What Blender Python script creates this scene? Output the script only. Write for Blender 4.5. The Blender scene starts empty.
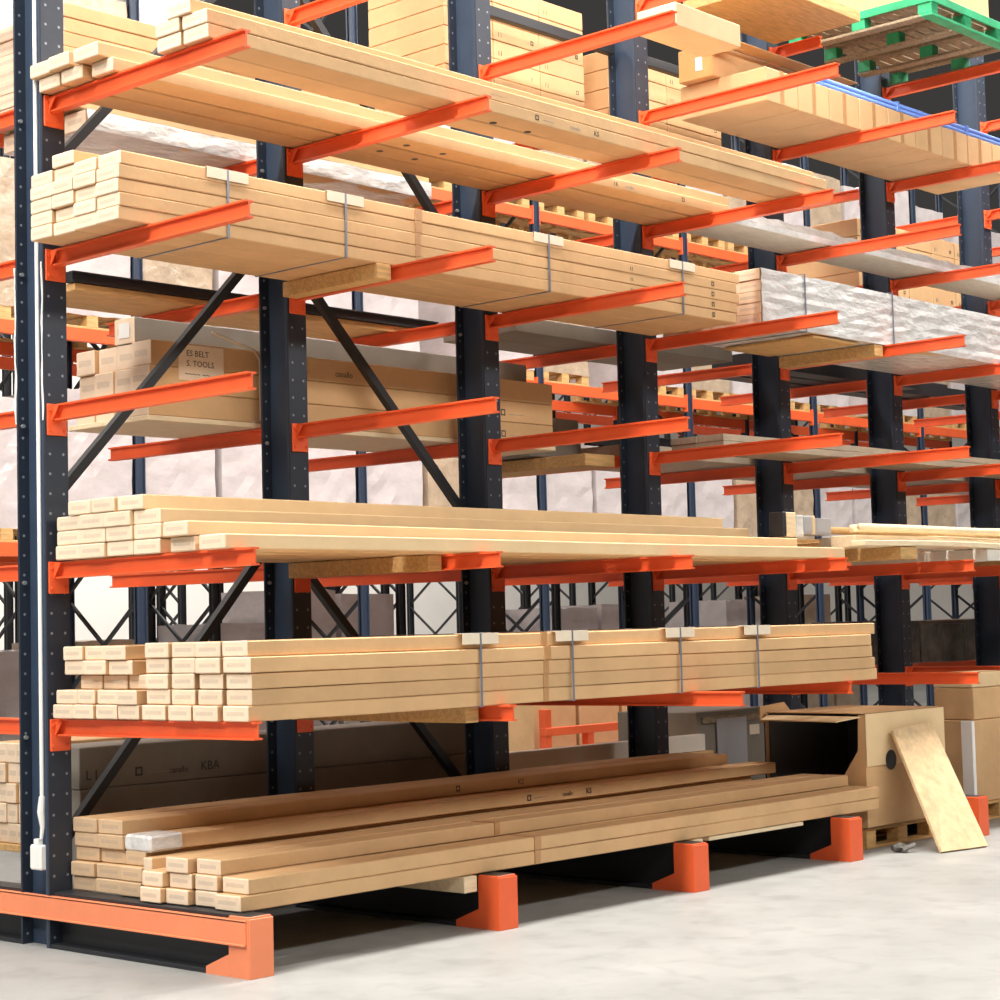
import bpy, math, random
from mathutils import Vector, Matrix
R = random.Random(7)
C = bpy.context.scene.collection
ORD = ['first', 'second', 'third', 'fourth', 'fifth', 'sixth', 'seventh', 'eighth', 'ninth', 'tenth', 'eleventh', 'twelfth']
S = 1.7144                      # column pitch along the rack (x)
LV = dict(Y=6.17, Z=5.34, A=4.49, B=3.66, C=2.835, D=2.0, E=1.178)   # top of the arms
L = 1.592                       # arm length

# ------------------------------------------------------------------ materials
def mat(name, col, rough=.6, metal=0, noise=None, amp=.12, bump=0, bscale=60, rnd=0, stretch=None, spec=.5, alpha=None, coat=0):
    m = bpy.data.materials.new(name); m.use_nodes = True
    nt = m.node_tree; n = nt.nodes; l = nt.links; b = n['Principled BSDF']
    b.inputs['Roughness'].default_value = rough; b.inputs['Metallic'].default_value = metal
    b.inputs['Specular IOR Level'].default_value = spec
    b.inputs['Base Color'].default_value = (*col, 1)
    tc = n.new('ShaderNodeTexCoord'); mp = n.new('ShaderNodeMapping'); l.new(tc.outputs['Object'], mp.inputs[0])
    if stretch: mp.inputs['Scale'].default_value = stretch
    src = None
    if noise:
        nz = n.new('ShaderNodeTexNoise'); nz.inputs['Scale'].default_value = noise; nz.inputs['Detail'].default_value = 5
        nz.inputs['Roughness'].default_value = .65
        l.new(mp.outputs[0], nz.inputs[0])
        mr = n.new('ShaderNodeMapRange'); mr.inputs[1].default_value = .3; mr.inputs[2].default_value = .7
        mr.inputs[3].default_value = 1-amp; mr.inputs[4].default_value = 1+amp
        l.new(nz.outputs[0], mr.inputs[0]); src = mr.outputs[0]
    if rnd:
        oi = n.new('ShaderNodeObjectInfo'); m2 = n.new('ShaderNodeMapRange')
        m2.inputs[3].default_value = 1-rnd; m2.inputs[4].default_value = 1+rnd
        l.new(oi.outputs['Random'], m2.inputs[0])
        if src:
            mm = n.new('ShaderNodeMath'); mm.operation = 'MULTIPLY'; l.new(src, mm.inputs[0]); l.new(m2.outputs[0], mm.inputs[1]); src = mm.outputs[0]
        else: src = m2.outputs[0]
    if src:
        mx = n.new('ShaderNodeVectorMath'); mx.operation = 'SCALE'; mx.inputs[0].default_value = col
        l.new(src, mx.inputs['Scale']); l.new(mx.outputs[0], b.inputs['Base Color'])
    if bump:
        nb = n.new('ShaderNodeTexNoise'); nb.inputs['Scale'].default_value = bscale; nb.inputs['Detail'].default_value = 4
        l.new(mp.outputs[0], nb.inputs[0])
        bp = n.new('ShaderNodeBump'); bp.inputs['Strength'].default_value = bump; bp.inputs['Distance'].default_value = .02
        l.new(nb.outputs[0], bp.inputs['Height']); l.new(bp.outputs[0], b.inputs['Normal'])
    if alpha is not None: b.inputs['Alpha'].default_value = alpha
    if coat: b.inputs['Coat Weight'].default_value = coat
    return m

def base_out(m):
    b = m.node_tree.nodes['Principled BSDF']; i = b.inputs['Base Color']
    return b, (i.links[0].from_socket if i.links else None)

def overlay(m, fac_socket, col):
    nt = m.node_tree; b, s = base_out(m)
    mx = nt.nodes.new('ShaderNodeMix'); mx.data_type = 'RGBA'
    if s: nt.links.new(s, mx.inputs[6])
    else: mx.inputs[6].default_value = b.inputs['Base Color'].default_value
    mx.inputs[7].default_value = (*col, 1)
    nt.links.new(fac_socket, mx.inputs[0]); nt.links.new(mx.outputs[2], b.inputs['Base Color'])

def math_node(nt, op, a, b=None, c=None):
    n = nt.nodes.new('ShaderNodeMath'); n.operation = op
    for i, v in enumerate((a, b, c)):
        if v is None: continue
        if isinstance(v, (int, float)): n.inputs[i].default_value = v
        else: nt.links.new(v, n.inputs[i])
    return n.outputs[0]

KR = (.65, .41, .205); KP = (.80, .63, .46)
M = {}
M['kraft'] = mat('kraft_card', KR, .75, noise=3, amp=.09, rnd=.06, bump=.08, bscale=25)
M['kraft_pale'] = mat('pale_card', (.76, .56, .32), .7, noise=3, amp=.07, rnd=.05)
M['kraft_orange'] = mat('orange_card', (.62, .33, .12), .7, noise=4, amp=.08)
M['kraft_grey_shaded'] = mat('grey_shaded_card', (.23, .205, .17), .75, noise=4, amp=.1, rnd=.06)  # grey card; also stands in for shade on kraft cartons at the rear
M['end'] = mat('card_end', KP, .7, noise=14, amp=.05, rnd=.05)
M['end_grey'] = mat('card_end_brown', (.60, .42, .26), .75, noise=14, amp=.06, rnd=.06)
for k in ('end', 'end_grey'):          # faint rows of printing on the carton ends
    m = M[k]; nt = m.node_tree
    tc = nt.nodes.new('ShaderNodeTexCoord'); sp = nt.nodes.new('ShaderNodeSeparateXYZ'); nt.links.new(tc.outputs['Generated'], sp.inputs[0])
    nz = nt.nodes.new('ShaderNodeTexNoise'); nz.inputs['Scale'].default_value = 34; nz.inputs['Detail'].default_value = 1
    nt.links.new(tc.outputs['Generated'], nz.inputs[0])
    g = math_node(nt, 'GREATER_THAN', nz.outputs[0], .46)
    a = math_node(nt, 'COMPARE', sp.outputs[2], .50, .13); b_ = math_node(nt, 'COMPARE', sp.outputs[1], .5, .34)
    f = math_node(nt, 'MULTIPLY', math_node(nt, 'MULTIPLY', g, a), math_node(nt, 'MULTIPLY', b_, .42))
    overlay(m, f, (.30, .24, .20))
M['print'] = mat('black_print', (.05, .045, .045), .7)
M['print_grey'] = mat('grey_print', (.33, .30, .27), .7)
M['tape'] = mat('brown_tape', (.50, .27, .12), .35, noise=20, amp=.1)
M['strap'] = mat('steel_strap', (.20, .22, .27), .35, metal=.3)
M['protector'] = mat('edge_card', (.78, .67, .52), .7, noise=10, amp=.05)
M['timber'] = mat('raw_timber', (.62, .38, .15), .7, noise=6, amp=.25, stretch=(1, 8, 8), bump=.15, bscale=30)
M['timber_pale'] = mat('pale_timber', (.80, .65, .43), .7, noise=6, amp=.12, stretch=(1, 8, 8), rnd=.08)
M['timber_grey'] = mat('weathered_timber', (.30, .235, .15), .85, noise=9, amp=.4, stretch=(2, 6, 6), rnd=.1)
M['ply'] = mat('plywood', (.66, .47, .27), .65, noise=12, amp=.2, rnd=.03, stretch=(1, 1, 1))
M['board_grey'] = mat('grey_board', (.52, .45, .35), .75, noise=8, amp=.12, stretch=(1, 4, 4))
M['orange'] = mat('orange_paint', (.83, .125, .035), .42, noise=2.5, amp=.08, spec=.5)
M['orange_lit'] = mat('lit_orange_paint', (.86, .26, .12), .42, noise=3, amp=.08)  # lit copy of the arm orange, stronger light painted into the first base
M['web'] = mat('navy_paint', (.034, .055, .095), .42, noise=4, amp=.12)
M['black'] = mat('black_paint', (.016, .018, .022), .5)
M['rackblue'] = mat('rack_blue', (.03, .045, .08), .45)
M['steel'] = mat('zinc_steel', (.62, .62, .60), .35, metal=.7)
M['white'] = mat('white_plastic', (.85, .85, .82), .5)
M['whiteboard'] = mat('white_board', (.80, .76, .68), .6, noise=5, amp=.04)
M['green'] = mat('green_paint', (.03, .40, .17), .55, noise=5, amp=.25)
M['blue'] = mat('blue_plastic', (.16, .30, .80), .35, noise=5, amp=.1)
M['film'] = mat('stretch_film', (.60, .54, .54), .13, bump=.7, bscale=3.5, noise=2.5, amp=.12, spec=1.0, stretch=(1, 1, 1.6))
M['film_brown'] = mat('brown_load_film', (.46, .35, .25), .25, bump=1.0, bscale=7, noise=4, amp=.2, spec=.7)
M['film_silver'] = mat('silver_film', (.70, .70, .69), .2, bump=1.0, bscale=14, noise=9, amp=.2, stretch=(.5, 1, 1), spec=.9)
M['film_clear'] = mat('clear_film', (.9, .9, .9), .12, bump=.9, bscale=12, alpha=.42, spec=.9)
M['dark_film'] = mat('dark_film', (.12, .11, .095), .3, noise=3.5, amp=.85, bump=.5, bscale=10)
M['goods'] = mat('pallet_goods', (.55, .45, .37), .7, noise=3, amp=.12, rnd=.22)
M['inside_grey'] = mat('dark_grey_inside', (.10, .10, .105), .8)
M['grey_panel'] = mat('grey_panel', (.40, .40, .42), .5)
M['wallm'] = mat('wall_panel', (.78, .74, .70), .8, noise=1, amp=.04)
# flange: navy paint with two rows of punched holes; light showing through painted as pale dots
def flange_mat(name, col):
    m = mat(name, col, .45, noise=4, amp=.1); nt = m.node_tree
    tc = nt.nodes.new('ShaderNodeTexCoord'); sp = nt.nodes.new('ShaderNodeSeparateXYZ'); nt.links.new(tc.outputs['Object'], sp.inputs[0])
    fx = math_node(nt, 'SUBTRACT', math_node(nt, 'ABSOLUTE', sp.outputs[0]), .042)
    fz = math_node(nt, 'SUBTRACT', math_node(nt, 'MODULO', sp.outputs[2], .105), .0525)
    d = math_node(nt, 'ADD', math_node(nt, 'MULTIPLY', fx, fx), math_node(nt, 'MULTIPLY', fz, fz))
    overlay(m, math_node(nt, 'LESS_THAN', d, .0075**2), (.22, .25, .28)); return m
M['flange'] = flange_mat('punched_navy_flange', (.020, .028, .045))
def floor_mat():
    m = mat('polished_concrete', (.315, .318, .307), .5, noise=.9, amp=.16, bump=.04, bscale=6); nt = m.node_tree
    tc = nt.nodes.new('ShaderNodeTexCoord')
    nz = nt.nodes.new('ShaderNodeTexNoise'); nz.inputs['Scale'].default_value = 5; nz.inputs['Detail'].default_value = 6; nz.inputs['Distortion'].default_value = .6
    nt.links.new(tc.outputs['Object'], nz.inputs[0])
    mr = nt.nodes.new('ShaderNodeMapRange'); mr.inputs[1].default_value = .5; mr.inputs[2].default_value = .72; mr.inputs[3].default_value = 0; mr.inputs[4].default_value = .5
    nt.links.new(nz.outputs[0], mr.inputs[0]); overlay(m, mr.outputs[0], (.215, .215, .208)); return m
M['floor'] = floor_mat()

# ------------------------------------------------------------------ mesh helpers
class MB:
    def __init__(s): s.v = []; s.f = []; s.m = []
    def quadgrid(s, rings, mi=0, cap=True, closed=True, capm=None):
        n = len(rings[0]); b = len(s.v)
        for r in rings: s.v += [tuple(p) for p in r]
        for i in range(len(rings)-1):
            for j in range(n if closed else n-1):
                k = (j+1) % n
                s.f.append((b+i*n+j, b+i*n+k, b+(i+1)*n+k, b+(i+1)*n+j)); s.m.append(mi)
        if cap:
            cm = mi if capm is None else capm
            s.f.append(tuple(b+j for j in reversed(range(n)))); s.m.append(cm)
            e = b+(len(rings)-1)*n
            s.f.append(tuple(e+j for j in range(n))); s.m.append(cm)
        return s
    def box(s, x0, x1, y0, y1, z0, z1, ch=.004, mi=0, endm=None, nseg=1, wob=None):
        """bevelled box swept along x; endm = material of the two x ends"""
        if x1 < x0: x0, x1 = x1, x0
        if y1 < y0: y0, y1 = y1, y0
        ch = min(ch, (x1-x0)*.3, (y1-y0)*.3, (z1-z0)*.3)
        def ring(x, ins, dz=0, dy=0):
            c = ch; a0, a1, b0, b1 = y0+ins+dy, y1-ins+dy, z0+ins+dz, z1-ins+dz
            c = max(c-ins*.4, 1e-4)
            return [(x, a0+c, b0), (x, a1-c, b0), (x, a1, b0+c), (x, a1, b1-c), (x, a1-c, b1), (x, a0+c, b1), (x, a0, b1-c), (x, a0, b0+c)]
        w = wob or (lambda x: (0, 0))
        rs = [ring(x0, ch, *w(x0)), ring(x0+ch, 0, *w(x0))]
        for i in range(1, nseg):
            x = x0+ch+(x1-x0-2*ch)*i/nseg; rs.append(ring(x, 0, *w(x)))
        rs += [ring(x1-ch, 0, *w(x1)), ring(x1, ch, *w(x1))]
        s.quadgrid(rs, mi, True, True, endm)
        if endm is not None:
            k = 8
            for i in range(k): s.m[-2-k*(len(rs)-1)+i] = endm; s.m[-2-k+i] = endm
        return s
    def bar(s, p, q, w, h, mi=0, up=(0, 0, 1)):
        p = Vector(p); q = Vector(q); d = (q-p).normalized(); u = Vector(up)
        a = d.cross(u).normalized()*w/2; b = d.cross(a).normalized()*h/2
        s.quadgrid([[e+a+b, e-a+b, e-a-b, e+a-b] for e in (p, q)], mi); return s
    def tube(s, pts, r, n=10, mi=0):
        rs = []
        for i, p in enumerate(pts):
            p = Vector(p); d = (Vector(pts[min(i+1, len(pts)-1)])-Vector(pts[max(i-1, 0)])).normalized()
            u = Vector((0, 0, 1)) if abs(d.z) < .9 else Vector((1, 0, 0))
            a = d.cross(u).normalized(); b = d.cross(a)
            rr = r[i] if isinstance(r, (list, tuple)) else r
            rs.append([p+(a*math.cos(t)+b*math.sin(t))*rr for t in [2*math.pi*k/n for k in range(n)]])
        s.quadgrid(rs, mi); return s
    def prism(s, poly, axis, a, b, mi=0):
        def P(t, u, v): return {0: (t, u, v), 1: (u, t, v), 2: (u, v, t)}[axis]
        s.quadgrid([[P(a, *p) for p in poly], [P(b, *p) for p in poly]], mi); return s
    def build(s, name, mats, parent=None, org=None, smooth=False):
        me = bpy.data.meshes.new(name)
        o = bpy.data.objects.new(name, me); C.objects.link(o)
        if org is None: org = parent['org'] if parent is not None and 'org' in parent else (0, 0, 0)
        ov = Vector(org)
        me.from_pydata([tuple(Vector(v)-ov) for v in s.v], [], s.f)
        for k in (mats if isinstance(mats, (list, tuple)) else [mats]): me.materials.append(M[k])
        for p, mi in zip(me.polygons, s.m): p.material_index = mi; p.use_smooth = smooth
        import bmesh
        bm = bmesh.new(); bm.from_mesh(me); bmesh.ops.recalc_face_normals(bm, faces=bm.faces); bm.to_mesh(me); bm.free()
        me.update()
        if parent is not None: o.parent = parent
        else: o.location = ov
        return o

def empty(name, loc, label=None, cat=None, group=None):
    o = bpy.data.objects.new(name, None); C.objects.link(o); o.location = loc; o.empty_display_size = .1
    o['org'] = tuple(loc); tag(o, label, cat, group); return o
def tag(o, label=None, cat=None, group=None, kind=None):
    if label: o['label'] = label
    if cat: o['category'] = cat
    if group: o['group'] = group
    if kind: o['kind'] = kind
    return o

def wobble(amp=.003, yamp=.002):
    a, b, c = R.uniform(0, 6), R.uniform(0, 6), R.uniform(.7, 1.5)
    return lambda x: (amp*math.sin(c*x*1.9+a), yamp*math.sin(c*x*1.3+b))

def carton(x0, x1, y0, y1, z0, z1, label, group, mats=('kraft', 'end'), name='long_carton', cat='carton', tapes=(), wob=.0025, ch=.005):
    o = MB().box(x0, x1, y0, y1, z0, z1, ch, 0, 1, max(2, int((x1-x0)/.35)), wobble(wob)).build(name, mats, org=((x0+x1)/2, (y0+y1)/2, z0))
    tag(o, label, cat, group); o['org'] = ((x0+x1)/2, (y0+y1)/2, z0)
    for t in tapes:
        MB().box(t, t+R.uniform(.04, .06), y0-.0045, y1, z0+.003, z1+.0035, .001).build('packing_tape', 'tape', o, org=o['org'])
    return o

def text_part(txt, size, loc, parent, name='printed_marking', m='print', face='-y', sx=1.0):
    cu = bpy.data.curves.new(name, 'FONT'); cu.body = txt; cu.size = size; cu.extrude = .0006; cu.resolution_u = 2
    t = bpy.data.objects.new(name, cu); C.objects.link(t)
    dg = bpy.context.evaluated_depsgraph_get(); me = bpy.data.meshes.new_from_object(t.evaluated_get(dg))
    bpy.data.objects.remove(t); o = bpy.data.objects.new(name, me); C.objects.link(o)
    me.materials.clear(); me.materials.append(M[m])
    rot = {'-y': Matrix.Rotation(math.pi/2, 4, 'X'), '-x': Matrix.Rotation(-math.pi/2, 4, 'Z') @ Matrix.Rotation(math.pi/2, 4, 'X'),
           '-z': Matrix.Rotation(math.pi, 4, 'X')}[face]
    me.transform(Matrix.Translation(Vector(loc)-Vector(parent['org'])) @ rot @ Matrix.Diagonal((sx, 1, 1, 1)))
    o.parent = parent; return o

def mark_box(x, y, z, s, parent):      # the small square mark printed ahead of the lettering
    b = MB(); t = s*.2
    for r in ((x, x+s, z, z+t), (x, x+s, z+s-t, z+s), (x, x+t, z+t, z+s-t), (x+s-t, x+s, z+t, z+s-t)):
        b.box(r[0], r[1], y-.0008, y, r[2], r[3], .0001)
    b.build('printed_square', 'print', parent, org=parent['org'])

def strap(x, y0, y1, z0, z1, label, group, prot=True):
    t = .004; w = .016
    e = empty('packing_strap', (x, (y0+y1)/2, z0), label, 'strap', group)
    b = MB()
    b.box(x-w/2, x+w/2, y0-t, y0, z0-t, z1+t, .001); b.box(x-w/2, x+w/2, y1, y1+t, z0-t, z1+t, .001)
    b.box(x-w/2, x+w/2, y0, y1, z1, z1+t, .001); b.box(x-w/2, x+w/2, y0, y1, z0-t, z0, .001)
    b.build('strap_band', 'strap', e)
    if prot:
        b = MB(); b.box(x-.14, x+.14, y0-.0035, y0-.0005, z1-.055, z1+.003, .001); b.box(x-.14, x+.14, y0-.0035, y0+.06, z1+.0005, z1+.003, .001)
        b.build('edge_protector', 'protector', e)
    return e

# ------------------------------------------------------------------ setting
f = MB().box(-15, 45, -14, 26, -.2, 0, .001).build('floor', 'floor'); tag(f, 'polished pale concrete warehouse floor', kind='structure')
f = MB().box(-15, 45, 25, 25.2, 0, 12, .001).build('wall_back', 'wallm'); tag(f, 'pale warehouse wall behind the racks', kind='structure')
f = MB().box(44, 44.2, -14, 25, 0, 12, .001).build('wall_right', 'wallm'); tag(f, 'pale warehouse wall at the far end of the racks', kind='structure')

# ------------------------------------------------------------------ cantilever towers
def arm_mesh(Ln):
    """I-section arm pointing to -y, root at y=0, top at z=0"""
    b = MB(); h = .086; w = .052; t = .010
    b.prism([(-w/2, 0), (w/2, 0), (w/2, -t), (.005, -t), (.005, -h+t), (w/2, -h+t), (w/2, -h), (-w/2, -h), (-w/2, -h+t), (-.005, -h+t), (-.005, -t), (-w/2, -t)], 1, 0, -Ln)
    b.v = [(x, y, z + .005*abs(y)) for x, y, z in b.v]
    me = b.build('arm', 'orange')
    data = me.data; bpy.data.objects.remove(me); return data
ARM = {}
def get_arm(Ln):
    k = round(Ln, 2)
    if k not in ARM: ARM[k] = arm_mesh(Ln)
    return ARM[k]
pb = MB(); pb.box(-.062, .062, -.012, 0, -.165, .003, .003)
for bx in (-.045, .045):
    for bz in (-.03, -.135): pb.tube([(bx, -.012, bz), (bx, -.020, bz)], .009, 6)
pb.prism([(-.012, -.01), (-.075, -.01), (-.012, -.085)], 0, -.036, -.031)
tmp = pb.build('end_plate', 'orange'); PLATE = tmp.data; bpy.data.objects.remove(tmp)

def column_data(h):
    b = MB(); w = .073
    b.box(-w, w, 0, .014, 0, h, .002, 0); b.box(-w, w, .246, .260, 0, h, .002, 0)
    b.box(-.006, .006, .014, .246, 0, h, .001, 1)
    b.box(-w, -w+.006, .014, .030, 0, h, .001, 1)          # folded lip
    o = b.build('column', ['flange', 'web']); d = o.data; bpy.data.objects.remove(o); return d
COL = column_data(7.2)
TN = ['the first one, with a white cable down its column', 'second tower, next to the cabled one', 'third tower counting from the cabled one', 'fourth tower counting from the cabled one', 'fifth tower counting from the cabled one', 'sixth tower counting from the cabled one', 'seventh tower counting from the cabled one', 'eighth tower counting from the cabled one']
longer = {(4, 'Y'): .45, (3, 'Z'): 1.67, (2, 'E'): 1.93, (1, 'E'): 1.66}
towers = []
for i in range(8):
    x = i*S
    e = empty('rack_tower', (x, 0, 0), 'navy cantilever rack upright, ' + TN[i], 'rack', 'towers of the cantilever rack')
    towers.append(e)
    o = bpy.data.objects.new('column', COL); C.objects.link(o); o.parent = e
    for k, z in LV.items():
        for side in (1, -1):
            if side == -1 and k == 'Y' : continue
            a = bpy.data.objects.new('arm', get_arm(longer.get((i, k), L) if side == 1 else 1.59)); C.objects.link(a)
            a.parent = e; a.location = (0, 0 if side == 1 else .26, z); a.rotation_euler = (0, 0, 0 if side == 1 else math.pi)
            p = bpy.data.objects.new('end_plate', PLATE); C.objects.link(p); p.parent = a
    # base
    b = MB()
    for ya, yb in ((-1.57, 0), (.26, 1.85)):
        b.box(x-.055, x+.07, ya, yb, .262, .286, .002); b.box(x-.07, x+.07, ya, yb, 0, .022, .002); b.box(x+.0, x+.01, ya, yb, .02, .265, .001)
    b.build('base_beam', 'black', e)
    if i == 0:
        b = MB(); b.box(x-.082, x-.070, -1.57, 1.85, .150, .268, .003); b.box(x-.082, x-.055, -1.57, 1.85, .258, .270, .002); b.box(x-.090, x-.070, -1.57, 1.85, .150, .160, .002)
        b.build('base_rail', 'orange_lit', e)
    b = MB(); b.box(x-.073, x+.073, -1.592, -1.584, 0, .276, .002)
    pg = [(-1.584, 0), (-1.584, .276), (-1.44, .276), (-1.44, .105), (-1.27, .035), (-1.27, 0)]
    b.prism(pg, 0, x-.073, x-.066); b.prism(pg, 0, x+.066, x+.073); b.box(x-.07, x+.07, -1.58, -1.44, .262, .284, .002)
    b.build('foot', 'orange_lit' if i == 0 else 'orange', e)
    if i < 3:
        for z in (.2, 1.08, 1.9, 2.74, 3.56, 4.4, 5.25):
            MB().tube([(x-.045, .246, z), (x-.045, .232, z)], .011, 8).build('bolt', 'steel', e)
# cable and socket on the first tower
e = empty('hanging_cable', (-.04, .03, .5), 'white cable hanging down the first rack column to a white socket box', 'cable')
MB().tube([(-.082, .045, z) for z in (6.5, 5, 4, 3, 2, 1.2, .78)] , .011, 8).build('cable_cover', 'white', e)
MB().tube([(-.082, .045, .78), (-.086, .05, .70), (-.080, .045, .62), (-.085, .05, .56)], [.016, .02, .013, .009], 8).build('cable', 'white', e)
b = MB(); b.box(-.105, -.062, .03, .13, .40, .53, .008); b.box(-.100, -.066, .06, .10, .53, .56, .003); b.build('socket_box', 'white', e)
for yy, nm in ((.014, 'front'), (.262, 'rear')):
    b = MB(); zz = 2.72
    pts = [];
    for k in range(14): pts.append((-.077+R.uniform(-.003, .003), yy-.004+R.uniform(-.003, .003), 2.75+k*.065))
    b.tube(pts, [R.uniform(.003, .008) for _ in pts], 6).build('torn_film', 'white', org=(0, 0, 0))
    tag(bpy.context.scene.collection.objects[-1], 'torn strip of white film stuck along the %s edge of the cabled column' % nm, 'film scrap')

# braces between the first towers
def brace(p, q, label):
    o = MB().bar(p, q, .05, .05, 0, (0, 1, 0)).build('diagonal_brace', 'black', org=p); tag(o, label, 'brace', 'diagonal braces of the cantilever rack')
y = .22
brace((.08, y, .42), (S-.08, y, 2.12), 'black diagonal brace between the cabled tower and the second, lowest one')
brace((.08, y, 2.30), (S-.08, y, 3.93), 'black diagonal brace between the cabled tower and the second, middle one')
brace((.08, y, 4.12), (S-.08, y, 5.75), 'black diagonal brace between the cabled tower and the second, topmost one')
brace((2*S-.08, y, .50), (S+.08, y, 2.12), 'black diagonal brace between the second and third towers, lowest one')
brace((2*S-.08, y, 2.36), (S+.08, y, 3.95), 'black diagonal brace between the second and third towers, middle one')
brace((2*S-.08, y, 4.10), (S+.08, y, 5.75), 'black diagonal brace between the second and third towers, topmost one')
o = MB().box(2*S+.08, 3*S-.08, y-.03, y+.03, 5.80, 5.87, .003).build('tie_beam', 'black', org=(3*S, y, 5.8)); tag(o, 'black horizontal tie beam between third and fourth rack towers near the top', 'beam', 'tie beams', 'thing')
o = MB().box(3*S+.08, 4*S-.08, y-.03, y+.03, 5.80, 5.87, .003).build('tie_beam', 'black', org=(3.5*S, y, 5.8)); tag(o, 'black horizontal tie beam between fourth and fifth rack towers near the top', 'beam', 'tie beams', 'thing')

# ------------------------------------------------------------------ front loads (x0 = near end)
def stack(spec, where, group, h, zb, x1, mats=('kraft', 'end'), tapes=(), jit=.03, front=None, j2=.03):
    """spec: list of rows (bottom first), each a list of (rear_y, front_y, x0)"""
    out = []
    for r, row in enumerate(spec):
        n = len(row)
        for c, (ya, yb, x0) in enumerate(row):
            k = n-1-c
            rn = 'bottom row' if r == 0 else ('top row' if r == len(spec)-1 else ORD[r]+' row up')
            cn = 'at the aisle side' if k == 0 else ORD[k]+' from the aisle'
            xe = x1[r] if isinstance(x1, list) else x1
            o = carton(x0+R.uniform(-jit, jit), xe+R.uniform(-j2, j2), yb+.003, ya-.003, zb+r*h, zb+(r+1)*h-.0025,
                       'flat carton %s, %s, %s' % (where, rn, cn), group, mats, tapes=tapes if k == 0 else (), wob=.0012)
            out.append(o)
    return out
def cols(a, b, n, x0): return [(a+(b-a)*i/n, a+(b-a)*(i+1)/n, x0) for i in range(n)]
# level B : strapped bundle
zb = LV['B']+.008
Bc = cols(-.085, -.845, 4, -.20)
stB = stack([Bc]*5+[[Bc[1]]], 'in strapped bundle on second-highest arms', 'cartons on the second highest arms', .0705, zb, 5.06, tapes=(1.88,), jit=.015)
for i, xx in enumerate((.49, 1.33, 3.05, 4.42)):
    strap(xx, -.848, -.082, zb, zb+.3525, ['first', 'second', 'third', 'fourth'][i]+' steel strap from the near end, round bundle on second highest arms', 'straps round the upper bundle')
fr = stB[3]
for r in range(4):
    p = stB[r*4+3]
    text_part('I I', .035, (3.86, -.8428-.0035, zb+r*.0705+.018), p)
    mark_box(4.75, -.8428-.0035, zb+r*.0705+.016, .03, p)
# level A
za = LV['A']+.008
stA = stack([[(.0, -.19, -.10), (-.21, -.40, -.09), (-.43, -.615, -.06)], [(.04, -.145, -.13), (-.15, -.335, -.13), (-.36, -.575, -.12)]],
      'in rear group on the top arms', 'rear cartons on the top near arms', .075, za, 5.35, jit=.01)
st = stack([[(-.985, -1.175, -.07), (-1.18, -1.375, -.06)], [(-.985, -1.175, -.07), (-1.18, -1.375, -.06)], [(-1.08, -1.27, -.08)], ],
      'in front group on the top arms', 'front cartons on the top near arms', .073, za, 5.42, jit=.01)
hb = MB()
for hx, hy in ((2.134, -.308), (2.435, -.306)): hb.tube([(hx, hy, za-.0025), (hx, hy, za+.001)], .022, 10)
hb.build('punched_hole', 'print', stA[1], org=stA[1]['org'])
hb = MB()
for hx, hy in ((2.157, -.515), (2.469, -.515)): hb.tube([(hx, hy, za-.0025), (hx, hy, za+.001)], .022, 10)
hb.build('punched_hole', 'print', stA[2], org=stA[2]['org'])
hb = MB()
for hx, hy in ((2.165, -1.212), (2.466, -1.21)): hb.tube([(hx, hy, za-.0025), (hx, hy, za+.001)], .022, 10)
hb.build('punched_hole', 'print', st[1], org=st[1]['org'])
text_part('I K', .04, (4.0, -.6185, za+.02), stA[2]); text_part('canallo', .034, (4.12, -.6185, za+.022), stA[2], m='print_grey'); mark_box(4.75, -.6185, za+.02, .03, stA[2])
b = st[1]
mark_box(2.35, -1.376, za+.02, .03, b); text_part('~~~~~~', .03, (2.42, -1.3755, za+.022), b, m='print_grey'); text_part('canallo', .034, (2.66, -1.3755, za+.022), b, m='print_grey'); text_part('KS', .042, (2.88, -1.376, za+.018), b)
text_part('- - - - - - -', .03, (1.98, -1.3755, za+.095), st[3], m='print_grey')
# battens under level B
def batten(x0, x1, ya, yb, z1, h, label, group, m='timber'):
    o = MB().box(x0, x1, ya, yb, z1-h, z1, .004).build('wooden_bearer', m, org=((x0+x1)/2, (ya+yb)/2, z1-h)); return tag(o, label, 'timber block', group)
batten(S-.155, S-.045, -.855, -.05, zb-.004, .088, 'wooden bearer under the strapped bundle beside the second tower arm', 'wooden bearers under loads')
# level D
zd = LV['D']+.008
stack([cols(-.055, -.93, 4, -.055), cols(-.055, -.93, 4, -.055), cols(-.055, -.93, 4, -.055), [(-.17, -.37, -.07), (-.38, -.58, -.06), (-.60, -.81, -.06)]],
      'in main pale pile on middle arms', 'pale cartons on the middle arms', .0755, zd, [5.35, 5.2, 5.0, 4.85], mats=('kraft_pale', 'end'), jit=.015)
stack([[(-1.02, -1.215, -.06)], [(-1.02, -1.215, -.08)]], 'in low pair on middle arms', 'pale cartons on the middle arms', .0735, zd, [5.3, 5.15], mats=('kraft_pale', 'end'))
stack([[(-1.27, -1.47, -.06)]], 'alone at tips of middle arms', 'pale cartons on the middle arms', .073, zd, 5.33, mats=('kraft_pale', 'end'))
batten(S-.15, S-.045, -1.2, -.05, zd-.004, .088, 'wooden bearer under the pale cartons beside the second tower arm', 'wooden bearers under loads')
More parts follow.
